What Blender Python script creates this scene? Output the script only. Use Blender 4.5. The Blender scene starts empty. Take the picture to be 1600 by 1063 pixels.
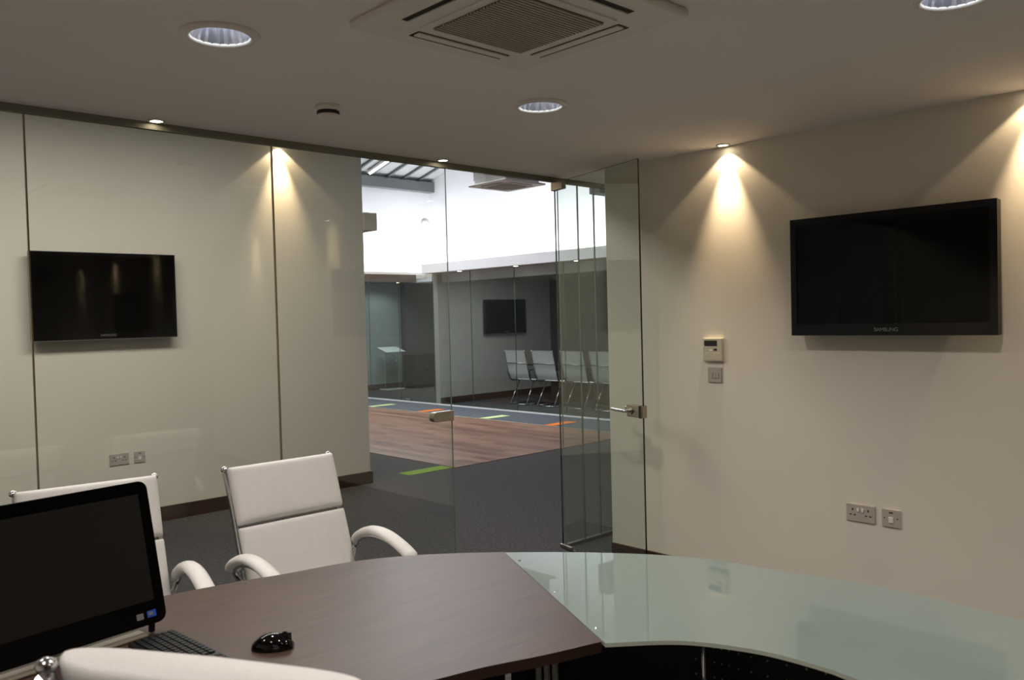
import bpy, bmesh, math, random
from mathutils import Vector, Matrix
random.seed(7)
C = bpy.context.scene.collection
S = bpy.context.scene

# ------------------------------------------------------------------ camera
FPX, CAMH = 1321.0, 1.70
YAW, PITCH, ROLL = math.radians(46.60), math.radians(-1.5576), math.radians(-1.4747)
fw = Vector((math.cos(YAW)*math.cos(PITCH), math.sin(YAW)*math.cos(PITCH), math.sin(PITCH)))
rt0 = Vector((math.sin(YAW), -math.cos(YAW), 0)); up0 = rt0.cross(fw)
RT = math.cos(ROLL)*rt0 + math.sin(ROLL)*up0
UP = -math.sin(ROLL)*rt0 + math.cos(ROLL)*up0
cam_d = bpy.data.cameras.new('camera'); cam = bpy.data.objects.new('camera', cam_d); C.objects.link(cam)
m = Matrix((RT, UP, -fw)).transposed().to_4x4(); m.translation = (0, 0, CAMH); cam.matrix_world = m
cam_d.sensor_fit = 'HORIZONTAL'; cam_d.sensor_width = 36; cam_d.lens = FPX*36/1600
cam_d.clip_start = .05; cam_d.clip_end = 200
cam_d.dof.use_dof = True; cam_d.dof.focus_distance = 6.0; cam_d.dof.aperture_fstop = 6.0
S.camera = cam
def at(x, y, axis, val):
    """point where the sight line of photo pixel (x, y) meets the plane axis = val"""
    v = RT*((x-800)/FPX) + UP*(-(y-531.5)/FPX) + fw
    o = Vector((0, 0, CAMH)); return o + v*((val-o[axis])/v[axis])

# ------------------------------------------------------------------ world, exposure
S.view_settings.view_transform = 'Standard'; S.view_settings.look = 'None'
S.view_settings.exposure = 0.1; S.view_settings.gamma = 1.0; S.view_settings.use_curve_mapping = False
wd = bpy.data.worlds.new('world'); S.world = wd; wd.use_nodes = True
wd.node_tree.nodes['Background'].inputs[0].default_value = (.75, .85, 1, 1)
wd.node_tree.nodes['Background'].inputs[1].default_value = .02
S.cycles.transparent_max_bounces = 32
S.cycles.max_bounces = 10; S.cycles.diffuse_bounces = 6; S.cycles.glossy_bounces = 5
S.cycles.caustics_reflective = False; S.cycles.caustics_refractive = False
S.cycles.sample_clamp_indirect = 6.0
S.cycles.use_denoising = True

# light strengths in one place
P_DOWN, P_SPOT_CORE, P_SPOT_WIDE, P_CORR = 8.8, 85.0, 6.0, 60.0
P_COVE, P_ROOF, P_FASCIA = 56.0, 240.0, 6.0
WARM = (1.0, .76, .48); NEUT = (1.0, .92, .84); COOL = (.93, .96, 1.0)
def area(name, loc, size, power, col, rot=(0, 0, 0), size_y=None, spread=math.pi, shape=None):
    d = bpy.data.lights.new(name, 'AREA'); d.energy = power; d.color = col; d.spread = spread
    d.shape = shape or ('RECTANGLE' if size_y else 'DISK'); d.size = size
    if size_y: d.size_y = size_y
    o = bpy.data.objects.new(name, d); C.objects.link(o); o.location = loc; o.rotation_euler = rot; return o
def spot(name, loc, power, col, deg, blend, rot=(0, 0, 0), r=.015):
    d = bpy.data.lights.new(name, 'SPOT'); d.energy = power; d.color = col; d.spot_size = math.radians(deg)
    d.spot_blend = blend; d.shadow_soft_size = r
    o = bpy.data.objects.new(name, d); C.objects.link(o); o.location = loc; o.rotation_euler = rot; return o
# added unseen roof and corridor fill lights and the uplights on top of the meeting pods
area('roof_fill_light', (8.3, 12.9, 6.25), 5.0, P_ROOF, COOL, (-math.atan(.2396), 0, 0), size_y=6.0)
area('corridor_fill_light', (1.6, 5.4, 3.38), 4.0, P_CORR, (1, .91, .77), size_y=.6)
for y0, y1 in ((6.4, 13.75), (14.45, 17.3)):
    area('cove_light', (13.3, (y0+y1)/2, 2.98), .12, P_COVE*(y1-y0)/5, (1, .97, .98), (math.pi, math.radians(25), 0), size_y=y1-y0)
area('cove_light_end', (11.9, 17.15, 2.98), 3.4, P_COVE*.8, COOL, (math.pi+math.radians(-30), 0, 0), size_y=.12)

# ------------------------------------------------------------------ materials
MATS = {}
def lin(c):
    return tuple((x/12.92 if x <= .04045 else ((x+.055)/1.055)**2.4) for x in (v/255 for v in c))
def mat(name, rgb, rough=.5, metal=0, var=.05, scale=8, bump=0, bscale=60, coat=0, spec=.5, stretch=(1, 1, 1), emit=None, estr=0):
    if name in MATS: return MATS[name]
    M_ = bpy.data.materials.new(name); M_.use_nodes = True; nt = M_.node_tree; b = nt.nodes['Principled BSDF']
    c = lin(rgb)
    tc = nt.nodes.new('ShaderNodeTexCoord'); mp = nt.nodes.new('ShaderNodeMapping'); mp.inputs['Scale'].default_value = stretch
    nt.links.new(tc.outputs['Object'], mp.inputs[0])
    nz = nt.nodes.new('ShaderNodeTexNoise'); nz.inputs['Scale'].default_value = scale; nz.inputs['Detail'].default_value = 4
    nt.links.new(mp.outputs[0], nz.inputs['Vector'])
    rp = nt.nodes.new('ShaderNodeValToRGB'); rp.color_ramp.elements[0].position = .3; rp.color_ramp.elements[1].position = .7
    rp.color_ramp.elements[0].color = (*[x*(1-var) for x in c], 1); rp.color_ramp.elements[1].color = (*[min(1, x*(1+var)) for x in c], 1)
    nt.links.new(nz.outputs['Fac'], rp.inputs[0]); nt.links.new(rp.outputs[0], b.inputs['Base Color'])
    b.inputs['Roughness'].default_value = rough; b.inputs['Metallic'].default_value = metal
    b.inputs['Coat Weight'].default_value = coat; b.inputs['Coat Roughness'].default_value = .05; b.inputs['Specular IOR Level'].default_value = spec
    if bump:
        n2 = nt.nodes.new('ShaderNodeTexNoise'); n2.inputs['Scale'].default_value = bscale; nt.links.new(mp.outputs[0], n2.inputs['Vector'])
        bp = nt.nodes.new('ShaderNodeBump'); bp.inputs['Strength'].default_value = bump; bp.inputs['Distance'].default_value = .004
        nt.links.new(n2.outputs['Fac'], bp.inputs['Height']); nt.links.new(bp.outputs[0], b.inputs['Normal'])
    if emit:
        b.inputs['Emission Color'].default_value = (*emit, 1); b.inputs['Emission Strength'].default_value = estr
    MATS[name] = M_; return M_
def glass(name, tint, refl_ior=1.45):
    """thin pane: clear tinted transmission with Fresnel reflection on both faces"""
    if name in MATS: return MATS[name]
    M_ = bpy.data.materials.new(name); M_.use_nodes = True; nt = M_.node_tree; nt.nodes.clear()
    out = nt.nodes.new('ShaderNodeOutputMaterial'); mix = nt.nodes.new('ShaderNodeMixShader')
    tr = nt.nodes.new('ShaderNodeBsdfTransparent'); tr.inputs[0].default_value = (*tint, 1)
    gl = nt.nodes.new('ShaderNodeBsdfGlossy'); gl.inputs['Roughness'].default_value = 0.0; gl.inputs[0].default_value = (.95, 1, .97, 1)
    fr = nt.nodes.new('ShaderNodeFresnel'); ge = nt.nodes.new('ShaderNodeNewGeometry')
    ma = nt.nodes.new('ShaderNodeMath'); ma.operation = 'MULTIPLY_ADD'
    ma.inputs[1].default_value = 1/refl_ior - refl_ior; ma.inputs[2].default_value = refl_ior
    nt.links.new(ge.outputs['Backfacing'], ma.inputs[0]); nt.links.new(ma.outputs[0], fr.inputs['IOR'])
    nt.links.new(fr.outputs[0], mix.inputs[0]); nt.links.new(tr.outputs[0], mix.inputs[1]); nt.links.new(gl.outputs[0], mix.inputs[2])
    nt.links.new(mix.outputs[0], out.inputs[0]); MATS[name] = M_; return M_
def wood_floor():
    M_ = bpy.data.materials.new('wood_floor'); M_.use_nodes = True; nt = M_.node_tree; b = nt.nodes['Principled BSDF']
    tc = nt.nodes.new('ShaderNodeTexCoord'); mp = nt.nodes.new('ShaderNodeMapping'); mp.inputs['Rotation'].default_value = (0, 0, math.pi/2)
    br = nt.nodes.new('ShaderNodeTexBrick'); br.inputs['Scale'].default_value = 1; br.inputs['Brick Width'].default_value = 1.3
    br.inputs['Row Height'].default_value = .13; br.inputs['Mortar Size'].default_value = .002
    br.inputs['Color1'].default_value = (*lin((176, 134, 112)), 1); br.inputs['Color2'].default_value = (*lin((128, 90, 74)), 1); br.inputs['Mortar'].default_value = (*lin((84, 60, 48)), 1)
    nz = nt.nodes.new('ShaderNodeTexNoise'); nz.inputs['Scale'].default_value = 3; mp2 = nt.nodes.new('ShaderNodeMapping'); mp2.inputs['Scale'].default_value = (6, .7, 1)
    mx = nt.nodes.new('ShaderNodeMixRGB'); mx.blend_type = 'MULTIPLY'; mx.inputs[0].default_value = .6
    nt.links.new(tc.outputs['Object'], mp.inputs[0]); nt.links.new(mp.outputs[0], br.inputs['Vector'])
    nt.links.new(tc.outputs['Object'], mp2.inputs[0]); nt.links.new(mp2.outputs[0], nz.inputs['Vector'])
    nt.links.new(br.outputs['Color'], mx.inputs[1]); nt.links.new(nz.outputs['Fac'], mx.inputs[2]); nt.links.new(mx.outputs[0], b.inputs['Base Color'])
    b.inputs['Roughness'].default_value = .32; MATS['wood_floor'] = M_; return M_

PAINT = mat('wall_paint', (232, 224, 210), .62, var=.012, scale=3)
PAINT_CORR = mat('corridor_paint', (228, 222, 206), .6, var=.012, scale=3)
CEILP = mat('ceiling_paint', (246, 240, 238), .8, var=.012, scale=2)
HALLW = mat('hall_white_paint', (235, 236, 240), .7, var=.01)
GREYW = mat('grey_paint', (190, 190, 186), .7, var=.02)
DKGREY = mat('dark_grey_paint', (84, 86, 86), .7, var=.03)
STEELGREY = mat('steel_grey_paint', (104, 107, 110), .55, var=.05)
CARPET = mat('charcoal_carpet', (76, 75, 76), .97, var=.3, scale=45, bump=.6, bscale=400, spec=.1)
CARPET2 = mat('blue_grey_carpet', (86, 90, 98), .97, var=.2, scale=90, bump=.5, bscale=400, spec=.1)
GREEN = mat('green_carpet', (122, 152, 62), .95, var=.12, scale=60, spec=.1)
PALEGREEN = mat('pale_green_carpet', (190, 206, 150), .95, var=.12, scale=60, spec=.1)
ORANGE = mat('orange_carpet', (216, 118, 52), .95, var=.12, scale=60, spec=.1)
SKIRT = mat('dark_wood_skirting', (62, 40, 28), .45, var=.25, scale=6, stretch=(1, 1, 14))
WOOD = mat('walnut_veneer', (70, 51, 43), .40, var=.22, scale=2.2, stretch=(2, 26, 2), spec=.32)
EDGE_W = mat('walnut_edge', (50, 32, 26), .4, var=.2, scale=4)
GLASSTOP = mat('back_painted_glass', (130, 143, 138), .01, var=.01, spec=1.0)
MIDEDGE = mat('mid_glass_edge', (104, 116, 104), .2, var=.06)
GLASSEDGE = mat('glass_edge', (16, 26, 23), .2, var=.1)
PALEEDGE = mat('pale_glass_edge', (182, 188, 172), .25, var=.05)
GL_PART = glass('partition_glass', (.955, .965, .955))
GL_DOOR = glass('door_glass', (.935, .965, .945))
GL_FAR = glass('pod_glass', (.86, .89, .88), 1.22)
CHROME = mat('chrome', (215, 215, 218), .12, 1, var=.02)
BRUSHED = mat('brushed_steel', (172, 164, 150), .32, 1, var=.06, scale=20, stretch=(1, 1, 12))
RAILM = mat('grey_green_rail', (124, 122, 108), .45, var=.05)
LEATHER = mat('white_leather', (218, 215, 212), .48, var=.02, scale=30, bump=.18, bscale=160)
BLACKP = mat('black_plastic', (13, 13, 14), .42, var=.1)
BLACKG = mat('gloss_black', (5, 5, 6), .08, var=.05, spec=.4)
SCREEN = mat('tv_screen', (4, 4, 4), .04, var=.02, spec=.22)
LCD = mat('monitor_screen', (25, 24, 22), .25, var=.02)
SILVER = mat('silver_print', (150, 150, 150), .4, .6, var=.02)
SOCKET = mat('grey_socket_plate', (186, 176, 166), .4, 0, var=.03)
SLOT = mat('dark_slot', (38, 33, 29), .7)
CREAMP = mat('cream_plastic', (210, 200, 176), .45, var=.02)
WHITEP = mat('white_plastic', (238, 232, 224), .5, var=.02)
GRILLE = mat('grille_plastic', (186, 174, 156), .6, var=.03)
DKPANEL = mat('black_laminate', (16, 14, 13), .5, var=.15)
REFL = mat('lamp_reflector', (214, 218, 232), .22, .9, var=.05, scale=30)
BLUE = mat('blue_sticker', (46, 84, 190), .4, var=.05)
LAMPW = mat('warm_lamp_face', (255, 240, 215), .4, emit=(1, .86, .62), estr=14)
LAMPN = mat('compact_lamp', (250, 250, 255), .4, emit=(.86, .91, 1), estr=15.0)
TUBE = mat('fluorescent_tube', (250, 250, 255), .4, emit=(.95, .97, 1), estr=4)
MESHW = mat('white_mesh_fabric', (242, 243, 242), .7, var=.05, scale=120)
DKBROWN = mat('dark_brown_veneer', (58, 42, 34), .4, var=.2, scale=5, stretch=(1, 1, 10))
BULKB = mat('brown_bulkhead', (92, 72, 58), .6, var=.03)
DECK = mat('roof_deck', (176, 178, 180), .6, var=.04)
wood_floor()

# ------------------------------------------------------------------ mesh helpers
class MB:
    def __init__(s): s.v = []; s.f = []; s.sm = []
    def box(s, x0, x1, y0, y1, z0, z1):
        n = len(s.v)
        s.v += [(x, y, z) for z in (z0, z1) for y in (y0, y1) for x in (x0, x1)]
        for q in ((0, 2, 3, 1), (4, 5, 7, 6), (0, 1, 5, 4), (2, 6, 7, 3), (0, 4, 6, 2), (1, 3, 7, 5)):
            s.f.append(tuple(n+i for i in q)); s.sm.append(False)
        return s
    def grid(s, rows, closed_u=False, smooth=True, cap=False):
        n = len(s.v); R_, K = len(rows), len(rows[0])
        for r in rows: s.v += [tuple(p) for p in r]
        for i in range(R_-1):
            for j in range(K if closed_u else K-1):
                a, b = n+i*K+j, n+i*K+(j+1) % K
                s.f.append((a, b, b+K, a+K)); s.sm.append(smooth)
        if cap:
            s.f.append(tuple(n+j for j in reversed(range(K)))); s.sm.append(False)
            s.f.append(tuple(n+(R_-1)*K+j for j in range(K))); s.sm.append(False)
        return s
    def tube(s, pts, r, k=10, flat=1.0, ref=(0, 0, 1), rads=None):
        pts = [Vector(p) for p in pts]; rows = []
        for i, p in enumerate(pts):
            d = (pts[min(i+1, len(pts)-1)] - pts[max(i-1, 0)]).normalized()
            u = d.cross(Vector(ref))
            if u.length < 1e-4: u = d.cross(Vector((1, 0, 0)))
            u.normalize(); w = u.cross(d); rr = rads[i] if rads else r
            rows.append([p + u*math.cos(t)*rr + w*math.sin(t)*rr*flat for t in (2*math.pi*q/k for q in range(k))])
        return s.grid(rows, True, True, True)
    def lathe(s, prof, c=(0, 0, 0), k=24, smooth=True, cap=True):
        rows = [[(c[0]+r*math.cos(2*math.pi*q/k), c[1]+r*math.sin(2*math.pi*q/k), c[2]+z) for q in range(k)] for r, z in prof]
        return s.grid(rows, True, smooth, cap)
    def prism(s, poly, z0, z1):
        n = len(s.v); K = len(poly)
        s.v += [(x, y, z0) for x, y in poly] + [(x, y, z1) for x, y in poly]
        s.f.append(tuple(n+i for i in reversed(range(K)))); s.f.append(tuple(n+K+i for i in range(K))); s.sm += [False]*2
        for i in range(K):
            j = (i+1) % K; s.f.append((n+i, n+j, n+K+j, n+K+i)); s.sm.append(False)
        return s
    def xf(s, M_): s.v = [tuple(M_ @ Vector(p)) for p in s.v]; return s
    def build(s, name, mt, parent=None, bevel=0, segs=2, mats=None, midx=None):
        me = bpy.data.meshes.new(name); me.from_pydata(s.v, [], s.f); me.update()
        for p, q in zip(me.polygons, s.sm): p.use_smooth = q
        bm = bmesh.new(); bm.from_mesh(me)
        bmesh.ops.recalc_face_normals(bm, faces=bm.faces)
        if bevel: bmesh.ops.bevel(bm, geom=list(bm.edges), offset=bevel, segments=segs, affect='EDGES', profile=.5)
        bm.to_mesh(me); bm.free()
        me.materials.append(mt)
        for x in (mats or []): me.materials.append(x)
        if midx:
            for p in me.polygons: p.material_index = midx(p)
        o = bpy.data.objects.new(name, me); C.objects.link(o)
        if parent: o.parent = parent
        return o
def bx(*a): return MB().box(*a)
def tag(o, label=None, cat=None, group=None, kind=None):
    if label: o['label'] = label
    if cat: o['category'] = cat
    if group: o['group'] = group
    if kind: o['kind'] = kind
    return o
def empty(name, loc=(0, 0, 0), rz=0, label=None, cat=None, group=None):
    o = bpy.data.objects.new(name, None); C.objects.link(o); o.location = loc; o.rotation_euler = (0, 0, rz); o.empty_display_size = .1
    return tag(o, label, cat, group)
def struct(name, mb, mt, label=None, parent=None, bevel=0):
    o = mb.build(name, mt, parent, bevel)
    if not parent: tag(o, label, None, None, 'structure')
    return o
def copy_tree(o, parent=None):
    c = o.copy(); C.objects.link(c)
    if parent: c.parent = parent
    for ch in list(o.children): copy_tree(ch, c)
    return c
def sm(pts, n=6):
    """Catmull-Rom through pts (any dimension)"""
    P = [Vector(p) for p in pts]; out = []
    for i in range(len(P)-1):
        a, b, c, d = P[max(i-1, 0)], P[i], P[i+1], P[min(i+2, len(P)-1)]
        for k in range(n):
            t = k/n; out.append(.5*((2*b)+(c-a)*t+(2*a-5*b+4*c-d)*t*t+(3*b-a-3*c+d)*t**3))
    out.append(P[-1]); return out
def text_mesh(body, size, name, mt, parent, mw):
    cu = bpy.data.curves.new(name, 'FONT'); cu.body = body; cu.size = size; cu.align_x = 'CENTER'; cu.align_y = 'CENTER'; cu.extrude = .0004
    t = bpy.data.objects.new(name+'_curve', cu); C.objects.link(t)
    dg = bpy.context.evaluated_depsgraph_get(); me = bpy.data.meshes.new_from_object(t.evaluated_get(dg))
    bpy.data.objects.remove(t); me.name = name; me.materials.clear(); me.materials.append(mt)
    for v in me.vertices: v.co = mw @ v.co
    o = bpy.data.objects.new(name, me); C.objects.link(o); o.parent = parent; return o
def pane(mb_args, name, gm, em, parent):
    """glass box: the two large faces are clear, the narrow ones show the pane's edge"""
    o = bx(*mb_args).build(name, gm, parent, mats=[em])
    a = sorted((p.area for p in o.data.polygons))[-2]
    for p in o.data.polygons: p.material_index = 0 if p.area >= a*.999 else 1
    return o

# ------------------------------------------------------------------ the room shell
ZC, XR, YP = 2.70, 4.50, 4.24
floor = struct('floor', bx(-3.2, 14.0, -2.2, 17.8, -.1, 0), CARPET, 'charcoal carpet running from the office into the hall')
struct('ceiling', bx(-1.7, 5.28, -1.7, 4.30, ZC, ZC+.08), CEILP, 'plain white plaster ceiling of the office')
# right wall stops short of the glass line; a short return closes the pocket behind the open door
struct('wall_right', MB().prism([(XR, -1.7), (XR+.78, -1.7), (XR+.78, 4.32), (XR+.66, 4.32), (XR+.66, 3.79), (XR, 3.79)], 0, ZC), PAINT, 'cream wall carrying the big television')
struct('wall_back', bx(-1.7, XR, -1.82, -1.7, 0, ZC), mat('reflection_dark_taupe', (92, 84, 77), .7, var=.02), 'unseen taupe back wall, darkened to keep screen reflections dark')  # out of view; dark colour chosen so the screens reflect dark
struct('wall_left', bx(-1.82, -1.7, -1.82, 4.30, 0, ZC), PAINT, 'cream side wall of the office')
struct('baseboard_right', bx(XR-.016, XR, -1.7, 3.79, 0, .115), SKIRT, 'dark wood skirting under the television wall')
struct('baseboard_back', bx(-1.7, XR-.02, -1.7, -1.684, 0, .115), SKIRT, 'dark wood skirting behind the desk')
# corridor wall seen through the glass
YW = 7.45
struct('wall_corridor', bx(-3.2, 4.955, YW, YW+.13, 0, 3.9), PAINT_CORR, 'cream corridor wall seen through the glass')
struct('baseboard_corridor', MB().prism([(-3.2, YW-.018), (4.975, YW-.018), (4.975, YW+.14), (4.957, YW+.14), (4.957, YW-.0005), (-3.2, YW-.0005)], 0, .125), SKIRT, 'dark wood skirting of the corridor wall')
lp = empty('corridor_fill_panel', (1.6, 5.4, 3.4), 0, 'added unseen fill panel over the corridor', 'light fitting')  # unseen panel added to light the corridor wall
bx(-2.05, 2.05, -.33, .33, 0, .08).build('housing', WHITEP, lp, .01)
bx(-2.0, 2.0, -.3, .3, -.008, 0).build('diffuser', TUBE, lp)
struct('trim_1', bx(.6, 4.9, 7.2, YW-.001, 3.43, 3.62), PAINT_CORR, 'soffit high on the corridor wall')
struct('trim_2', bx(4.957, 5.11, 7.42, 16.2, 2.645, 2.825), PAINT_CORR, 'cream bulkhead jutting past the corridor wall')

# the hall beyond
struct('wall_hall_end', bx(-3.2, 14.0, 17.6, 17.75, 0, 5.4), HALLW, 'white end wall of the hall')
struct('wall_hall_side', bx(13.8, 13.95, -2.2, 17.6, 0, 8.2), HALLW, 'tall white side wall of the hall above the pods')
struct('wall_hall_left', bx(-3.35, -3.2, -2.2, 17.6, 0, 8.2), HALLW, 'white wall at the far left of the hall')
struct('wall_hall_near', bx(-3.2, 13.8, -2.35, -2.2, 0, 8.2), HALLW, 'white wall behind the office')
struct('trim_3', bx(-3.2, 13.79, 17.38, 17.6, 4.99, 5.24), STEELGREY, 'grey steel beam across the end wall')
roof = struct('ceiling_hall', MB().grid([[(-3.2, 17.6, 5.42), (13.8, 17.6, 5.42)], [(-3.2, 8, 7.72), (13.8, 8, 7.72)], [(-3.2, -2.2, 5.3), (13.8, -2.2, 5.3)]], smooth=False), DECK, 'sloping white roof deck of the hall')
sl = (7.62-5.32)/9.6
for i in range(14):      # deck sheets and the ribs between them, far bay of the roof
    x = 7.0 + i*.49
    if x > 13.6: break
    MB().grid([[(x+.03, 17.58, 5.30), (min(x+.46, 13.79), 17.58, 5.30)], [(x+.03, 12, 5.30+5.58*sl), (min(x+.46, 13.79), 12, 5.30+5.58*sl)]], smooth=False).build('roof_panel', DECK, roof)
    q = MB().box(x-.025, x+.025, 0, 5.75, -.06, 0); 
    q.xf(Matrix.Translation((0, 17.58, 5.30)) @ Matrix.Rotation(math.atan(sl), 4, 'X').inverted() @ Matrix.Scale(-1, 4, (0, 1, 0))).build('roof_rib', STEELGREY, roof)
batten = empty('light_batten', (11.75, 16.6, 5.45), 0, 'slim fluorescent batten under the hall roof', 'light fitting')
bx(-.06, .06, -.75, .75, 0, .06).build('body', WHITEP, batten, .008)
MB().tube([(0, -.72, -.02), (0, .72, -.02)], .02).build('tube', TUBE, batten)
batten.rotation_euler = (-math.atan(sl), 0, 0)

rl = empty('roof_fill_panel', (8.3, 12.9, 6.26), 0, 'added unseen glowing panel under the sloping hall roof', 'roof_fill_panel')  # unseen glowing panel added as a body for the hall fill light
rl.rotation_euler = (-math.atan(.2396), 0, 0)
for i in range(5):
    for j in range(3): bx(-2.5+i+.03, -1.5+i-.03, -3+2*j+.03, -1+2*j-.03, .002, .02).build('glow_pane', TUBE, rl)
for i in range(6): bx(-2.53+i, -2.47+i, -3.03, 3.03, 0, .06).build('panel_bar', STEELGREY, rl)
for j in range(4): bx(-2.47, 2.47, -3.03+2*j, -2.97+2*j, .001, .05).build('panel_bar', STEELGREY, rl)
# inset floors of the hall
wf = struct('floor_wood', bx(6.09, 9.31, 7.42, 17.0, 0, .006), MATS['wood_floor'], 'dark brown plank floor laid in the hall')
struct('trim_4', MB().box(9.31, 9.335, 7.4, 17.0, 0, .01), PALEEDGE, 'pale metal strip edging the plank floor')
fb = struct('floor_band', bx(9.335, 10.33, 6.0, 17.4, 0, .006), CARPET2, 'blue grey carpet band along the glass pods')
for x0, x1, y0, y1, mt in ((9.36, 9.91, 9.02, 9.22, ORANGE), (9.36, 9.88, 10.55, 10.75, PALEGREEN), (9.36, 9.86, 12.3, 12.5, ORANGE), (9.36, 9.92, 13.92, 14.1, PALEGREEN)):
    bx(x0, x1, y0, y1, .006, .010).build('carpet_strip', mt, fb)
bx(5.46, 6.06, 7.45, 7.66, 0, .005).build('carpet_strip', GREEN, floor)

# ------------------------------------------------------------------ ceiling fittings
def downlight(x, y, label, power=P_DOWN, group='reflector downlights'):
    t = empty('ceiling_downlight', (x, y, ZC), 0, label, 'light fitting', group)
    MB().lathe([(.100, -.002), (.102, -.012), (.112, -.014), (.130, -.008), (.134, -.001), (.133, 0), (.100, 0)], k=36, cap=False).build('trim_ring', WHITEP, t)
    rows = []
    for z, r in ((-.004, .100), (-.002, .099), (.03, .086), (.07, .070)):
        rows.append([((r+(.003 if q % 2 else 0))*math.cos(2*math.pi*q/44), (r+(.003 if q % 2 else 0))*math.sin(2*math.pi*q/44), z) for q in range(44)])
    MB().grid(rows, True, False).build('reflector', REFL, t)
    MB().lathe([(.070, .0701), (.001, .0702)], k=24, cap=False).build('lamp_plate', LAMPN, t)
    area('downlight_lamp', (x, y, ZC-.004), .17, power, NEUT, spread=math.radians(138))
    return t
# ceiling openings for the recessed downlights are cut with a boolean each
ceil_ob = bpy.data.objects['ceiling']
DL = [(1.31, 2.81, 'recessed reflector downlight between the smoke detector and the left wall'),
      (2.89, 2.82, 'recessed reflector downlight between the air conditioner and the glass door'),
      (2.95, 1.00, 'recessed reflector downlight beside the television wall'),
      (1.31, 1.00, 'added unseen downlight over the middle of the desk'),  # from here on, unseen downlights added to fill the room with light
      (-.30, 2.81, 'added unseen downlight near the left wall, glass side'),
      (-.30, 1.00, 'added unseen downlight near the left wall, desk side'),
      (1.31, -.80, 'added unseen downlight near the back wall'),
      (2.95, -.80, 'added unseen downlight in the back corner by the television wall')]
cut = MB()
for x, y, _ in DL: cut.lathe([(.101, -.05), (.101, .2)], (x, y, ZC), 36)
cutter = cut.build('cutter', CEILP)
md = ceil_ob.modifiers.new('holes', 'BOOLEAN'); md.operation = 'DIFFERENCE'; md.object = cutter; md.solver = 'EXACT'
me = bpy.data.meshes.new_from_object(ceil_ob.evaluated_get(bpy.context.evaluated_depsgraph_get()))
ceil_ob.modifiers.clear(); ceil_ob.data = me; bpy.data.objects.remove(cutter)
for x, y, l in DL: downlight(x, y, l)

def spotlight(x, y, label, light=True, rot=(0, 0, 0), core=P_SPOT_CORE, wide=P_SPOT_WIDE, z=ZC):
    t = empty('ceiling_spotlight', (x, y, z), 0, label, 'spotlight', 'small warm ceiling spotlights')
    MB().lathe([(.030, -.001), (.030, -.006), (.038, -.007), (.042, -.003), (.042, 0), (.030, 0)], k=28, cap=False).build('trim_ring', CHROME, t)
    MB().lathe([(.0295, -.003), (.001, -.0032)], k=24, cap=False).build('lamp_face', LAMPW, t)
    if light:
        spot('spot_core', (x, y, z-.012), core, WARM, 54, 1.0, rot)
        spot('spot_wide', (x, y, z-.012), wide, WARM, 104, .12, rot)
    return t
spotlight(4.445, 2.817, 'small warm spotlight washing the wall beside the thermostat')
spotlight(4.445, 1.17, 'small warm spotlight washing the wall beyond the big television')
spotlight(4.445, -.45, 'added unseen spotlight washing the back end of the television wall')  # out of view, added for more light on the wall
spotlight(1.61, 4.18, 'small lit spotlight at the glass line above the corridor television', core=4, wide=1)
spotlight(3.385, 4.17, 'small lit spotlight at the glass line above the doorway', core=4, wide=1)
spotlight(4.02, 7.385, 'small warm spotlight under the soffit of the corridor wall', core=P_SPOT_CORE*1.6, wide=P_SPOT_WIDE*1.6, z=3.43)

sd = empty('smoke_detector', (2.11, 3.43, ZC), 0, 'round white smoke detector with a dark band on the ceiling', 'smoke detector')
MB().lathe([(.056, 0), (.056, -.022), (.050, -.026)], k=32).build('base', WHITEP, sd)
MB().lathe([(.050, -.026), (.052, -.030), (.052, -.040), (.048, -.042)], k=32).build('vent_band', SLOT, sd)
MB().lathe([(.049, -.042), (.051, -.048), (.044, -.058), (.022, -.061), (.001, -.0612)], k=32).build('cap', WHITEP, sd)

def cassette(x, y, z, s, name, label, vanes=True):
    t = empty(name, (x, y, z), 0, label, 'air conditioner')
    h = s/2
    o = bx(-h, h, -h, h, -.03, 0)
    o.build('panel', WHITEP, t, .012)
    g = h*.50
    bx(-g*1.16, g*1.16, -g*1.16, g*1.16, -.036, -.03).build('grille_frame', WHITEP, t, .002)
    gr = bx(-g, g, -g, g, -.0375, -.036).build('grille', SLOT, t)
    n = 26
    for i in range(n):
        yy = -g + (i+.5)*2*g/n
        bx(-g, g, yy-g/n*.55, yy+g/n*.55, -.043, -.0375).build('grille_slat', GRILLE, gr)
    for k in range(4):
        rz = Matrix.Rotation(k*math.pi/2, 4, 'Z')
        bx(-g*1.05, g*1.05, g*1.32, g*1.60, -.0315, -.03).xf(rz).build('air_outlet', SLOT, t)
        fl_ = bx(-g*1.02, g*1.02, g*1.34, g*1.50, -.037, -.0315).xf(rz).build('louvre', WHITEP, t, .001)
    return t
AC = cassette(1.975, 2.02, ZC, .80, 'ceiling_air_conditioner', 'square white ceiling cassette air conditioner with a slatted centre grille')
hc = cassette(8.42, 8.93, 3.62, .80, 'hanging_air_conditioner', 'white cassette air conditioner hung on rods in the hall')
bx(-.33, .33, -.33, .33, 0, .26).build('casing', GREYW, hc, .01)
for sx in (-.36, .36):
    for sy in (-.3, .3): MB().tube([(sx, sy, .05), (sx, sy, 3.9)], .006, 6).build('hanger_rod', STEELGREY, hc)
MB().tube(sm([(-.33, .1, .16), (-.5, .12, .2), (-.6, .15, .4), (-.6, .15, 1.6)]), .025, 8).build('pipe', BLACKP, hc)

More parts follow.
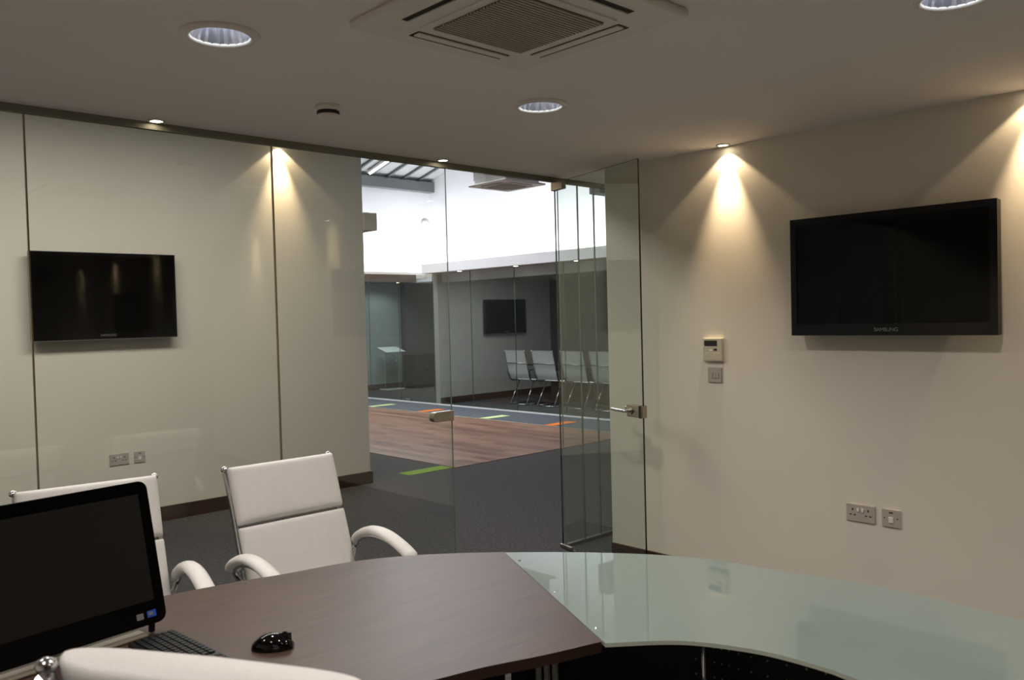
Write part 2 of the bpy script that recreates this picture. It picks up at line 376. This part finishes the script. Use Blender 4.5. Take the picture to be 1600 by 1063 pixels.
# ------------------------------------------------------------------ glass partition and door
gp = empty('glass_partition', (2.2, YP, 0), 0, 'frameless glass partition between the office and the corridor', 'partition')
def gpart(o): o.location = o.location - gp.location; return o
JX = [-1.69, -1.37, -.165, 1.045, 2.245, 3.458]
gpart(bx(-1.7, 5.155, YP-.016, YP+.016, ZC-.035, ZC).build('head_rail', RAILM, gp))
gpart(bx(-1.7, 3.458, YP-.012, YP+.012, 0, .02).build('floor_channel', BRUSHED, gp))
gpart(bx(4.50, 5.155, YP-.012, YP+.012, 0, .02).build('floor_channel', BRUSHED, gp))
for a, b in zip(JX[:-1], JX[1:]):
    gpart(pane((a+.002, b-.002, YP-.006, YP+.006, .02, ZC-.035), 'glass_panel', GL_PART, MIDEDGE, gp))
for a, b in ((4.50, 4.712), (4.716, 4.895), (4.899, 5.155)):
    gpart(pane((a+.001, b-.001, YP-.006, YP+.006, .02, ZC-.035), 'glass_panel', GL_PART, MIDEDGE, gp))
for j in JX[2:-1]:
    gpart(bx(j-.003, j+.003, YP-.0072, YP+.0072, .02, ZC-.035).build('joint_seal', mat('bronze_seal', (138, 122, 98), .28, .55, var=.05), gp))
# strike box on the edge of the last fixed panel
st = MB(); K = 14
poly = [(3.455, -.032), (3.455, .032), (3.32, .032)] + [(3.32-.032*math.sin(math.pi*i/K), .032*math.cos(math.pi*i/K)) for i in range(1, K)] + [(3.32, -.032)]
st.prism(poly, -.022, .022).xf(Matrix.Translation((0, YP, 1.075)) @ Matrix.Rotation(math.pi/2, 4, 'X'))
gpart(st.build('strike_box', BRUSHED, gp))

# the door swings into the room
HX, HY = 4.47, YP
ang = math.atan2(-.97, -.26)
door = empty('door_1', (HX, HY, 0), ang, 'frameless glass door standing open into the office'); door['kind'] = 'structure'
DWD = 1.0
pane((0.004, DWD, -.006, .006, .012, ZC-.037), 'glass_leaf', GL_DOOR, GLASSEDGE, door)
bx(-.02, .13, -.018, .018, ZC-.095, ZC-.036).build('patch_fitting', BRUSHED, door, .002)
bx(-.02, .12, -.012, .012, .006, .03).build('patch_fitting', BRUSHED, door, .002)
lk = bx(DWD-.150, DWD+.012, -.021, .021, 1.046, 1.122).build('lock_case', BRUSHED, door, .004)
bx(DWD-.022, DWD+.004, -.0215, .0215, 1.0455, 1.1225).build('latch_plate', SLOT, lk)
for s in (-1, 1):
    MB().tube([(DWD-.105, s*.020, 1.085), (DWD-.105, s*.030, 1.085)], .022, 16).build('rosette', BRUSHED, lk)
    MB().tube(sm([(DWD-.105, s*.03, 1.085), (DWD-.108, s*.052, 1.085), (DWD-.13, s*.060, 1.085), (DWD-.20, s*.060, 1.086), (DWD-.265, s*.058, 1.089)]), .0095, 10).build('lever', CHROME, lk)

# ------------------------------------------------------------------ televisions
def tv(name, loc, rz, w, h, label, logo_z=.022, silver=False):
    """local x along the screen, -y out of the wall"""
    t = empty(name, loc, rz, label, 'television')
    bx(-w/2, w/2, -.105, -.055, -h/2, h/2).build('casing', BLACKP, t, .006)
    f = MB(); b, lb = .034, .062
    for a in ((-w/2, w/2, -.113, -.104, h/2-b, h/2), (-w/2, w/2, -.113, -.104, -h/2, -h/2+lb), (-w/2, -w/2+b, -.113, -.104, -h/2+lb, h/2-b), (w/2-b, w/2, -.113, -.104, -h/2+lb, h/2-b)): f.box(*a)
    bz = f.build('bezel', BLACKG, t)
    bx(-w/2+b, w/2-b, -.1065, -.1045, -h/2+lb, h/2-b).build('screen', SCREEN, t)
    bx(-w*.3, w*.3, -.055, -.001, -h*.3, h*.3).build('wall_bracket', BLACKP, t)
    text_mesh('SAMSUNG', .027, 'logo', SILVER, bz, Matrix.Translation((0, -.1136, -h/2+.030)) @ Matrix.Rotation(math.pi/2, 4, 'X'))
    if silver:
        e = MB(); 
        e.box(-w/2-.004, w/2+.004, -.112, -.085, h/2, h/2+.004).box(-w/2-.004, -w/2, -.112, -.085, -h/2, h/2).box(w/2, w/2+.004, -.112, -.085, -h/2, h/2).box(-w/2-.004, w/2+.004, -.112, -.085, -h/2-.004, -h/2)
        e.build('edge_trim', SILVER, t)
    return t
# right: photo corners read on the plane of the screen front
a_, b_ = at(1234, 343, 0, XR-.113), at(1560, 524, 0, XR-.113)
tv('wall_television', (XR, (a_.y+b_.y)/2, (at(1560, 309, 0, XR-.113).z+b_.z)/2), -math.pi/2, a_.y-b_.y, at(1560, 309, 0, XR-.113).z-b_.z, 'large black flat television on the cream wall by the sockets')
a_, b_ = at(45, 392, 1, YW-.113), at(277, 526, 1, YW-.113)
tv('wall_television', (.5*(a_.x+b_.x), YW, (a_.z+b_.z)/2), 0, b_.x-a_.x, a_.z-b_.z, 'black television with a silver rim on the corridor wall behind glass', silver=True)
tv('wall_television', (12.2, 13.17, 1.72), 0, 1.16, .71, 'dark television on the meeting room wall behind the white mesh chairs')

# ------------------------------------------------------------------ sockets and controls (local x along wall, -y outwards)
def plate(name, loc, rz, w, label, kind, cat):
    t = empty(name, loc, rz, label, cat)
    h = .095
    bx(-w/2, w/2, -.009, -.0005, -h/2, h/2).build('face_plate', SOCKET, t, .0025)
    if kind == 'double':
        for s in (-1, 1):
            cx = s*w*.27
            bx(cx-.004, cx+.004, -.0095, -.0085, .012, .024).build('pin_slot', SLOT, t)
            for k in (-1, 1): bx(cx+k*.012-.006, cx+k*.012+.006, -.0095, -.0085, -.014, -.008).build('pin_slot', SLOT, t)
            bx(s*.012-.006, s*.012+.006, -.014, -.009, .008, .026).build('rocker_switch', WHITEP, t, .001)
    elif kind == 'spur':
        bx(-.010, .010, -.0095, -.0085, .026, .033).build('fuse_slot', SLOT, t)
        bx(-.012, .012, -.014, -.009, -.024, .006).build('rocker_switch', WHITEP, t, .0015)
        for k in (-1, 1): MB().tube([(k*.034, -.0085, 0), (k*.034, -.0096, 0)], .0035, 10).build('screw', SLOT, t)
    elif kind == 'switch':
        for k in (-1, 0, 1): bx(k*.02-.008, k*.02+.008, -.0125, -.009, -.02, .014).build('rocker_switch', SOCKET, t, .001)
    return t
plate('double_socket', (XR, 2.032, .585), -math.pi/2, .158, 'grey double power socket under the big television', 'double', 'socket')
plate('fused_switch', (XR, 1.868, .583), -math.pi/2, .098, 'grey square fused switch beside the double socket', 'spur', 'switch')
plate('light_switch', (XR, 2.935, 1.31), -math.pi/2, .098, 'grey square light switch below the thermostat', 'switch', 'switch')
plate('double_socket', (2.452, YW, .587), 0, .156, 'grey double power socket low on the corridor wall', 'double', 'socket')
plate('data_socket', (2.62, YW, .586), 0, .092, 'small grey square socket low on the corridor wall', 'spur', 'socket')
th = empty('thermostat', (XR, 2.938, 1.467), -math.pi/2, 'cream wall thermostat with a dark display above the light switch', 'thermostat')
bx(-.068, .068, -.026, -.0005, -.073, .073).build('housing', CREAMP, th, .006)
bx(-.055, .035, -.0275, -.0255, .022, .056).build('display', SLOT, th)
bx(.012, .034, -.0275, -.0255, -.006, .006).build('button', SLOT, th)
bx(-.02, .002, -.0285, -.0255, -.012, 0).build('button', WHITEP, th, .001)
bx(-.06, .06, -.0275, -.0255, -.064, -.018).build('cover_flap', CREAMP, th, .001)

# ------------------------------------------------------------------ the curved desk
DZ = .745
def dk(x, y): p = at(x, y, 2, DZ); return (p.x, p.y)
o_w = [(-.75, 2.80), (-.25, 3.03), (.45, 3.10)] + [dk(*p) for p in ((330, 917), (440, 898), (550, 878), (640, 868.5), (720, 864.5), (787, 863))]
o_g = [dk(*p) for p in ((787, 863), (870, 862.5), (959, 864), (1053, 868.5), (1140, 878), (1225, 893), (1381, 918), (1600, 970))] 
lx, ly = o_g[-1]; o_g += [(lx-.05, ly-.45), (lx-.28, ly-.95), (lx-.7, ly-1.35)]
i_g = [dk(*p) for p in ((944, 1005), (1037, 1001), (1100, 1004), (1194, 1018), (1287, 1043), (1340, 1062))]
lx, ly = i_g[-1]; i_g += [(lx-.03, ly-.35), (lx-.2, ly-.72), (lx-.5, ly-1.0)]
i_w = [(-.62, 2.02), (-.1, 2.10), (.5, 2.22), (.88, 2.15), (1.07, 1.97), (1.22, 1.82)] + [dk(*p) for p in ((681, 1062), (756, 1043), (850, 1024), (940, 1003))]
OW, IW, OG, IG = (sm([(x, y, 0) for x, y in q], 5) for q in (o_w, i_w, o_g, i_g))
desk = empty('curved_desk', (1.9, 2.1, 0), 0, 'large crescent desk, half dark walnut top and half pale green glass top', 'desk')
def dpart(o): o.location = o.location - desk.location; return o
def topmat(p): return 0 if p.normal.z > .9 else 1
wp = [(p.x, p.y) for p in OW] + [(p.x, p.y) for p in reversed(IW)]
gpoly = [(p.x+.004, p.y-.001) for p in OG] + [(p.x+.004, p.y-.001) for p in reversed(IG)]
dpart(MB().prism(wp, DZ-.032, DZ).build('walnut_top', WOOD, desk, mats=[EDGE_W], midx=topmat))
dpart(MB().prism(gpoly, DZ-.014, DZ-.002).build('glass_top', GLASSTOP, desk, mats=[PALEEDGE], midx=topmat))
# dark carcass rail under the glass, modesty panel with pale discs for light through its holes
def strip(A, off_a, z0, z1, th_, name, mt):
    """curved upright panel following polyline A moved inwards by off_a"""
    L, R_ = [], []
    for i, p in enumerate(A):
        d = (A[min(i+1, len(A)-1)]-A[max(i-1, 0)]).normalized(); n = Vector((d.y, -d.x, 0))
        L.append(p+n*off_a); R_.append(p+n*(off_a+th_))
    b = MB().prism([(p.x, p.y) for p in L]+[(p.x, p.y) for p in reversed(R_)], z0, z1)
    return dpart(b.build(name, mt, desk)), L, R_
allO = OW[10:] + OG[1:-4]
pan, _, PR = strip(OG[1:-4], .16, .10, DZ-.05, .018, 'modesty_panel', DKPANEL)
pan3, _, _ = strip(OW[6:24], .45, .10, DZ-.05, .018, 'modesty_panel', DKPANEL)
pan2, _, _ = strip(OW[26:], .16, .10, DZ-.05, .018, 'modesty_panel', DKPANEL)
strip(OG[1:-4], .06, DZ-.05, DZ-.0145, .30, 'support_rail', DKPANEL)
strip(OW[8:], .10, DZ-.06, DZ-.0325, .30, 'support_rail', DKPANEL)
lit_holes = MB()  # pale discs stand in for light showing through the panel's perforations
for i in range(17, len(PR)-3, 1):
    a, b = PR[i], PR[i+1]; n = max(1, round((b-a).length/.085))
    d = (b-a).normalized(); nn = Vector((d.y, -d.x, 0))
    for k in range(n):
        p = a+(b-a)*(k/n)
        for j in range(9):
            z = .2+j*.055
            lit_holes.tube([(p.x, p.y, z), (p.x+nn.x*.002, p.y+nn.y*.002, z)], .0045, 6)
so = lit_holes.build('panel_lit_holes', SILVER, None); so.parent = desk; so.location = -Vector(desk.location); so['kind'] = 'stuff'
for px, py in ((2.50, 1.70), (2.62, .75), (.2, 2.62), (-.45, 2.45)):
    q = MB().tube([(px, py, .012), (px, py, DZ-.05)], .011, 16); dpart(q.build('desk_leg', CHROME, desk))
    dpart(MB().lathe([(.07, 0), (.07, .006), (.03, .012)], (px, py, 0), 24).build('leg_foot', CHROME, desk))
# ribbed grey cable riser under the junction
pr = at(830, 1052, 2, .5)
rb = dpart(bx(pr.x-.055, pr.x+.055, pr.y-.03, pr.y+.03, 0, DZ-.065).build('cable_riser', DKPANEL, desk))
for k in range(5):
    u = -.056+.028*k
    q = MB().tube([(pr.x+u*.72, pr.y-u*.69-.035, .01), (pr.x+u*.72, pr.y-u*.69-.035, DZ-.066)], .0105, 8).build('rib', GREYW, rb)
# glass fixings along the joint
for t_ in (.13, .53, .88):
    a, b = Vector(o_g[0]), Vector(i_g[0]); p = a+(b-a)*t_+Vector((.022, -.012))
    dpart(MB().lathe([(.006, 0), (.006, .0015), (.003, .003)], (p.x, p.y, DZ-.002), 14).build('glass_fixing', CHROME, desk))

# ------------------------------------------------------------------ executive chairs
def cushion(w, d0, path, th_, nx=14, puff=.018, seam=()):
    """pad following path [(y,z)] (centre line), width w, thickness th_ with rounded ends"""
    P = sm([(0, y, z) for y, z in path], 6); rows = []
    n = len(P)
    for i, p in enumerate(P):
        d = (P[min(i+1, n-1)]-P[max(i-1, 0)]).normalized(); nrm = Vector((0, -d.z, d.y))
        e = i/(n-1); pr_ = (1-abs(2*e-1)**5)**.5 if 0 < e < 1 else .12
        ring = []
        K = 2*nx
        for q in range(K):
            a = 2*math.pi*q/K; ca, sa = math.cos(a), math.sin(a)
            x = w/2*(abs(ca)**.32)*(1 if ca >= 0 else -1)
            y = th_/2*pr_*(abs(sa)**.6)*(1 if sa >= 0 else -1)*(1+.25*(1-abs(x/(w/2))**2))
            ring.append(Vector((x*(.985+.015*pr_), 0, 0))+p+nrm*y)
        rows.append(ring)
    return MB().grid(rows, True, True, True)
def exec_chair(name, loc, rz, label, lift=0):
    """faces -y, origin on the floor under the seat"""
    t = empty(name, loc, rz, label, 'chair', 'white leather office chairs')
    W_ = .50
    seat = cushion(W_-.02, 0, [(-.25, .455), (-.2, .475), (0, .47), (.14, .46), (.235, .475)], .075).build('seat', LEATHER, t)
    lo = cushion(W_+.012, 0, [(.235, .50), (.275, .58), (.315, .70), (.352, .805), (.362, .832)], .066).build('lower_back_pad', LEATHER, t)
    up = cushion(W_+.012, 0, [(.366, .842), (.38, .88), (.41, .97), (.438, 1.05), (.446, 1.082)], .072).build('upper_back_pad', LEATHER, t)
    rail = [(-.25, .455), (-.1, .452), (.1, .445), (.2, .452), (.245, .49), (.28, .58), (.32, .70), (.362, .83), (.41, .97), (.455, 1.09)]
    for s in (-1, 1):
        R3 = sm([(s*(W_/2+.002), y+(.034 if z > .5 else 0), z-(.030 if z > 1.05 else 0)) for y, z in rail], 5)
        ra = MB().tube(R3, .020, 10, flat=.5, ref=(1, 0, 0)).build('side_rail', CHROME, t)
        MB().lathe([(.001, -.014), (.013, -.009), (.0165, 0), (.013, .009), (.001, .014)], (s*(W_/2+.006), .478, 1.072), 14).build('end_cap', CHROME, ra)
        x = s*(W_/2+.055)
        arm_path = sm([(x-s*.04, .33, .60), (x-s*.01, .335, .655), (x, .30, .70), (x, .20, .737), (x, .08, .735), (x, -.04, .700), (x, -.11, .665)], 6)
        ar = MB().tube(sm([(x-s*.05, .30, .585), (x-s*.012, .325, .655), (x, .29, .694), (x, .19, .722), (x, .08, .718), (x, -.03, .688), (x, -.095, .645), (x, -.115, .58), (x, -.06, .50), (x-s*.045, .0, .45)], 5), .011, 10).build('arm_frame', CHROME, t)
        n = len(arm_path)
        MB().tube([p+Vector((0, 0, .008)) for p in arm_path[6:]], .034, 14, flat=.62, ref=(0, 0, 1), rads=[.034*min(1, .55+.45*min(i, n-7-i)/2) for i in range(n-6)]).build('arm_pad', LEATHER, ar)
    for z, y in ((.62, .288), (.96, .430), (.46, .0)):
        MB().tube([(-W_/2, y+.035, z), (W_/2, y+.035, z)], .010, 8).build('cross_bar', CHROME, t)
    bx(-.1, .1, -.1, .1, .405, .44).build('seat_mechanism', BLACKP, t, .01)
    MB().tube([(0, 0, .10), (0, 0, .41+lift)], .026, 16).build('gas_column', CHROME, t)
    for ch in t.children:
        if ch.name.split('.')[0] != 'gas_column': ch.location.z += lift
    MB().lathe([(.045, .07), (.045, .12), (.03, .13)], k=20).build('hub', CHROME, t)
    for k in range(5):
        a = 2*math.pi*k/5+.3; c, s_ = math.cos(a), math.sin(a)
        lg = MB().tube([(c*.03, s_*.03, .105), (c*.18, s_*.18, .09), (c*.30, s_*.30, .072)], .02, 10, flat=.8, rads=[.024, .02, .015]).build('base_leg', CHROME, t)
        ca_ = MB().lathe([(.001, -.012), (.026, -.012), (.028, 0), (.026, .012), (.001, .012)], k=16).xf(Matrix.Translation((c*.30, s_*.30, .028)) @ Matrix.Rotation(a, 4, 'Z') @ Matrix.Rotation(math.pi/2, 4, 'X'))
        ca_.build('castor', BLACKP, lg)
    return t
chA = exec_chair('office_chair', (1.845, 3.035, 0), 0, 'white leather office chair behind the walnut half of the desk, fully in view')
chB = copy_tree(chA); chB.location = (1.01, 3.155, 0); chB.rotation_euler = (0, 0, math.radians(-7)); chB['label'] = 'white leather office chair half hidden behind the black computer screen'
dirv = math.atan2(.50, .866)
chC = exec_chair('office_chair', (0, 0, 0), dirv+math.pi/2, 'white leather office chair raised high on the inner side of the desk by the keyboard', .115)
tl = Vector((.36, 1.425)); tr_ = tl+Vector((.50, -.866))*.508
midt = (tl+tr_)/2; chC.location = (midt.x+.866*.469, midt.y+.50*.469, 0)

# ------------------------------------------------------------------ computer, keyboard, mouse
mon = empty('desktop_computer', (.725, 2.62, DZ+.0006), math.radians(9), 'black all-in-one computer with a tilted screen on the walnut desk', 'computer')
tilt = Matrix.Translation((0, 0, .036)) @ Matrix.Rotation(math.radians(-13), 4, 'X')
def rrect(w, h, r, y0, y1, k=6):
    pts = []
    for cx, cz, a0 in ((w/2-r, h/2-r, 0), (-w/2+r, h/2-r, 90), (-w/2+r, -h/2+r, 180), (w/2-r, -h/2+r, 270)):
        for i in range(k+1):
            a = math.radians(a0+90*i/k); pts.append((cx+r*math.cos(a), cz+r*math.sin(a)))
    b = MB().prism(pts, y0, y1); b.v = [(x, z, y) for x, y, z in b.v]; return b
MW, MH = .56, .440
up_ = Matrix.Translation((0, 0, MH/2))
body = rrect(MW, MH, .028, 0, .045).xf(tilt @ up_).build('case', BLACKP, mon)
fr_ = rrect(MW-.002, MH-.002, .027, -.004, .0).xf(tilt @ up_).build('front_bezel', BLACKG, mon)
bx(-MW/2+.034, MW/2-.034, -.0052, -.0042, .072, MH-.04).xf(tilt).build('screen', LCD, mon)
bx(MW/2-.062, MW/2-.034, -.0052, -.0042, .022, .042).xf(tilt).build('sticker', BLUE, fr_)
bx(MW/2-.058, MW/2-.044, -.0056, -.0052, .028, .038).xf(tilt).build('sticker_print', SILVER, fr_)
bx(MW/2-.096, MW/2-.074, -.0052, -.0042, .022, .040).xf(tilt).build('sticker', SILVER, fr_)
for s in (-1, 1):
    MB().tube([(s*(MW/2-.035), .022, .09), (s*(MW/2-.035), .028, .03), (s*(MW/2-.035), .030, .004)], .010, 10).build('front_foot', BLACKP, mon)
MB().tube([(0, .06, .2), (0, .16, .012)], .02, 10, flat=.6).build('rear_stand', BLACKP, mon)
bx(-MW/2+.02, MW/2-.06, .005, .06, .0, .008).build('stand_bar', GRILLE, mon, .002)

kb = empty('keyboard', (.952, 2.44, DZ+.0006), math.radians(-86), 'slim black keyboard in front of the computer screen', 'keyboard')
bx(-.18, .18, -.075, .075, 0, .012).build('base', BLACKP, kb, .004)
keyme = bx(-.0085, .0085, -.0085, .0085, 0, .005).build('key', mat('key_plastic', (15, 15, 16), .55, spec=.3), kb, .0015)
keyme.location = (-.166, .052, .012)
for r in range(6):
    for c in range(17):
        if r == 0 and c == 0: continue
        if c == 13: continue
        k = keyme.copy(); C.objects.link(k); k.parent = kb; k.location = (-.166+c*.02075, .052-r*.0205, .012)

mo_scale = (1.15, 1.08, 1.25)
mo = empty('computer_mouse', (1.163, 2.285, DZ+.0004), math.radians(-128), 'glossy black computer mouse on the walnut desk', 'mouse')
rows = []
for i in range(13):
    e = i/12; y = -.055+.11*e; wd_ = .032*math.sin(math.pi*min(max(e, .03), .97))**.38; hh = .036*(math.sin(math.pi*min(max(e*.9+.06, .02), .98))**.6)
    rows.append([(wd_*math.cos(a), y, hh*max(0, math.sin(a))**.8+.0005) for a in [math.pi*q/12 for q in range(13)]])
mb_ = MB().grid(rows, False, True)
n0 = len(mb_.v)
mb_.f.append(tuple(range(0, 13))); mb_.sm.append(False); mb_.f.append(tuple(range(n0-13, n0))[::-1]); mb_.sm.append(False)
mo.scale = mo_scale
mb_.build('shell', BLACKG, mo)
MB().tube([(-.004, .032, .031), (.004, .032, .031)], .008, 12).build('scroll_wheel', BLACKP, mo)
bx(-.0006, .0006, .010, .05, .012, .0345).build('button_seam', SLOT, mo)

# ------------------------------------------------------------------ meeting pods across the hall
XG = 10.40
struct('trim_5', bx(10.2, 10.52, 6.0, 13.33, 2.60, 2.78), HALLW, 'long white bulkhead above the glass pods')
struct('trim_6', bx(10.56, 10.62, 6.0, 13.15, 2.42, 2.60), HALLW, 'white pelmet just inside the pod glass')
struct('ceiling_pod', bx(10.52, 13.8, 6.0, 13.33, 2.60, 2.66), GREYW, 'dark ceiling of the meeting room')
struct('wall_pod', bx(10.47, 13.8, 13.18, 13.32, 0, 2.60), GREYW, 'grey end wall of the meeting room with the television')
struct('baseboard_pod', bx(10.47, 13.8, 13.155, 13.18, 0, .13), SKIRT, 'dark skirting of the meeting room wall')
struct('wall_pod_back', bx(13.66, 13.8, 6.0, 13.18, 0, 2.60), DKGREY, 'dark back wall of the meeting room')
struct('trim_7', bx(10.4, 12.42, 16.45, 16.75, 2.60, 2.78), BULKB, 'brown bulkhead over the end room')
struct('ceiling_end_pod', bx(10.4, 13.8, 16.75, 17.6, 2.62, 2.70), DKGREY, 'dark ceiling of the end room')
struct('wall_end_pod', bx(12.72, 13.8, 17.35, 17.6, 0, 2.62), DKGREY, 'dark grey recess wall of the end room')
struct('wall_end_pale', bx(10.4, 12.70, 17.52, 17.6, 0, 2.62), mat('pale_grey_green_paint', (150, 160, 156), .6), 'pale grey wall of the end room')
struct('baseboard_end', bx(10.4, 12.70, 17.49, 17.52, 0, .12), SKIRT, 'dark skirting of the end room')
struct('trim_8', bx(10.33, 10.44, 6.0, 17.4, 0, .02), mat('white_track', (225, 226, 228), .4), 'white floor track under the pod glass')
pf = empty('pod_glass_front', (XG, 11, 0), 0, 'long frameless glass front of the meeting rooms across the hall', 'glass wall')
ys = [6.0, 7.25, 8.5, 9.7, 10.9, 12.1, 13.25, 14.4, 15.5, 16.5]
for a, b in zip(ys[:-1], ys[1:]):
    o = pane((XG-.006, XG+.006, a+.004, b-.004, .02, 2.598), 'glass_panel', GL_FAR, MIDEDGE, pf); o.location = -Vector(pf.location)
o = bx(XG-.03, XG+.03, 14.05, 14.2, .02, .09).build('floor_clamp', CHROME, pf); o.location = -Vector(pf.location)
for y, o_ in ((12.25, 'first'), (10.72, 'second'), (9.28, 'third')):
    t = empty('bulkhead_spotlight', (10.27, y, 2.60), 0, 'tiny lit spotlight under the long white bulkhead, ' + o_ + ' from its end by the brown bulkhead', 'spotlight', 'spotlights under the long white bulkhead')
    MB().lathe([(.05, -.001), (.05, -.008), (.04, -.012)], k=20).build('trim_ring', CHROME, t)
    MB().lathe([(.040, -.013), (.001, -.0135)], k=16, cap=False).build('lamp_face', LAMPW, t)
    spot('bulkhead_lamp', (10.27, y, 2.58), P_FASCIA, WARM, 90, .5)
t = empty('bulkhead_spotlight', (11.95, 16.55, 2.60), 0, 'tiny lit spotlight under the brown bulkhead', 'spotlight')
MB().lathe([(.05, -.001), (.05, -.008), (.04, -.012)], k=20).build('trim_ring', CHROME, t)
MB().lathe([(.040, -.013), (.001, -.0135)], k=16, cap=False).build('lamp_face', LAMPW, t)
spot('end_room_lamp', (11.95, 16.55, 2.58), 34, (.95, 1, 1), 120, .6, (math.radians(24), 0, 0))
# uplight troughs the cove lights sit in
struct('trim_10', bx(12.5, 13.8, 13.33, 16.75, 2.60, 2.67), HALLW, 'white roof slab behind the brown bulkhead')
ut3 = empty('cove_uplight', (13.3, 15.8, 2.67), 0, 'short white uplight trough on the roof slab behind the brown bulkhead', 'light fitting')
bx(-.1, .1, -1.35, 1.3, 0, .20).build('trough', WHITEP, ut3)
bx(-.06, .06, -1.3, 1.25, .2, .24).build('tube', TUBE, ut3)
pl_ = empty('pod_fill_panel', (10.98, 10.6, 2.5985), 0, 'added fill panel brightening the meeting room from its ceiling', 'light fitting')  # added to brighten the pod walls and chair backs
bx(-.16, .16, -1.5, 1.5, -.03, 0).build('housing', WHITEP, pl_, .003)
bx(-.14, .14, -1.46, 1.46, -.034, -.03).build('diffuser', TUBE, pl_)
area('pod_fill_light', (10.98, 10.6, 2.56), .28, 24, (1, .97, .92), size_y=2.9)
ut = empty('cove_uplight', (13.3, 10.0, 2.66), 0, 'long white uplight trough on top of the meeting room', 'light fitting')
bx(-.1, .1, -3.5, 3.2, 0, .20).build('trough', WHITEP, ut)
bx(-.06, .06, -3.4, 3.1, .2, .24).build('tube', TUBE, ut)
ut2 = empty('cove_uplight', (11.9, 17.15, 2.70), 0, 'long white uplight trough on top of the end room', 'light fitting')
bx(-1.6, 1.6, -.1, .1, 0, .18).build('trough', WHITEP, ut2)
bx(-1.5, 1.5, -.06, .06, .18, .22).build('tube', TUBE, ut2)

def mesh_chair(loc):
    t = empty('meeting_chair', loc, 0, 'white mesh meeting chair with a chrome sled frame behind pod glass', 'chair', 'white mesh chairs at the pod table')
    # faces +x; origin under the seat
    def sheet(path, w): 
        P = sm([(x, 0, z) for x, z in path], 5); rows = []
        for sgn in (0, 1): pass
        b = MB(); A = [[(p.x, -w/2+w*j/6+0, p.z) for j in range(7)] for p in P]
        b.grid(A); B_ = [[(p.x+.012, -w/2+w*j/6, p.z-.004) for j in range(7)] for p in P]; b.grid(B_); return b
    sheet([(-.16, .50), (-.21, .60), (-.24, .72), (-.27, .80)], .54).build('backrest', MESHW, t)
    sheet([(-.27, .815), (-.285, .90), (-.31, 1.02), (-.325, 1.06)], .54).build('headrest', MESHW, t)
    sheet([(-.16, .485), (-.02, .47), (.14, .475), (.26, .45)], .54).build('seat', MESHW, t)
    for s in (-1, 1):
        MB().tube(sm([(.26, s*.28, .45), (0, s*.28, .46), (-.14, s*.28, .47), (-.2, s*.28, .56), (-.25, s*.28, .74), (-.32, s*.28, 1.06)]), .012, 8).build('side_rail', CHROME, t)
        MB().tube(sm([(-.18, s*.28, .5), (-.22, s*.30, .66), (-.05, s*.28, .68), (.16, s*.28, .66), (.2, s*.30, .5), (.18, s*.28, .46)]), .012, 8).build('arm_loop', BLACKP, t)
        MB().tube([(0, s*.2, .46), (-.24, s*.22, .02), (-.26, s*.22, .012), (.26, s*.22, .012)], .011, 8).build('sled_leg', CHROME, t)
    MB().tube([(-.27, -.28, .808), (-.27, .28, .808)], .010, 8).build('cross_bar', CHROME, t)
    MB().tube([(-.26, -.22, .012), (-.26, .22, .012)], .010, 8).build('floor_bar', CHROME, t)
    return t
mc = mesh_chair((11.55, 11.82, 0))
mc['label'] = 'white mesh meeting chair in the pod next to the grey end wall'
for y, o_ in ((11.08, 'second'), (10.34, 'third'), (9.64, 'fourth')):
    c = copy_tree(mc); c.location = (11.55, y, 0); c['label'] = o_ + ' white mesh meeting chair from the grey end wall of the pod'
mt_ = empty('meeting_table', (12.45, 10.2, 0), 0, 'dark brown meeting table behind the white mesh chairs', 'table')
bx(-.5, .5, -2.0, 2.0, .71, .745).build('table_top', DKBROWN, mt_, .004)
for y in (-1.25, .1, 1.25): bx(-.3, .3, y-.3, y+.3, 0, .71).build('pedestal', DKBROWN, mt_, .004)

le = empty('lectern', (12.05, 17.05, 0), 0, 'clear lectern with a bright tilted top in the end room', 'lectern')
bx(-.26, .26, -.16, .16, 0, .03).build('base_plate', PALEEDGE, le, .004)
pane((-.2, .2, -.012, 0, .03, .95), 'glass_body', GL_FAR, PALEEDGE, le)
bx(-.28, .28, -.2, .2, -.008, .008).xf(Matrix.Translation((0, 0, .98)) @ Matrix.Rotation(math.radians(16), 4, 'X')).build('reading_top', mat('bright_acrylic', (215, 225, 225), .2), le, .002)
for sx in (-.12, .12):
    for z in (.70, .84): MB().tube([(sx, -.03, z), (sx, .015, z)], .014, 10).build('standoff', CHROME, le)
cb = empty('low_cabinet', (13.22, 16.95, 0), 0, 'black low cabinet standing in the end room recess', 'cabinet')
bx(-.72, .55, -.22, .22, .06, .80).build('carcass', DKPANEL, cb, .004)
bx(-.74, .57, -.24, .23, .80, .83).build('cabinet_top', DKPANEL, cb, .003)
bx(-.68, .5, -.18, .2, 0, .06).build('plinth', DKPANEL, cb)
for x0, x1 in ((-.70, -.30), (-.29, .11), (.12, .53)):
    d = bx(x0, x1, -.235, -.22, .08, .78).build('cabinet_door', DKPANEL, cb, .002)
    MB().tube([(x1-.05, -.236, .55), (x1-.05, -.255, .55)], .014, 10).build('knob', CHROME, d)

# odds and ends of the hall
vent = empty('wall_disc', (13.62, 17.6, 4.2), 0, 'small round white fitting high on the white end wall', 'vent')
MB().lathe([(.13, -.001), (.13, .02), (.10, .03)], k=28).xf(Matrix.Rotation(math.pi/2, 4, 'X')).build('ring', GREYW, vent)
MB().lathe([(.10, .0), (.10, .034), (.02, .04)], k=28).xf(Matrix.Rotation(math.pi/2, 4, 'X')).build('cover', HALLW, vent)
struct('trim_9', bx(9.27, 13.8, 7.9, 8.1, 3.44, 3.84), STEELGREY, 'dark steel beam over the near end of the pods')
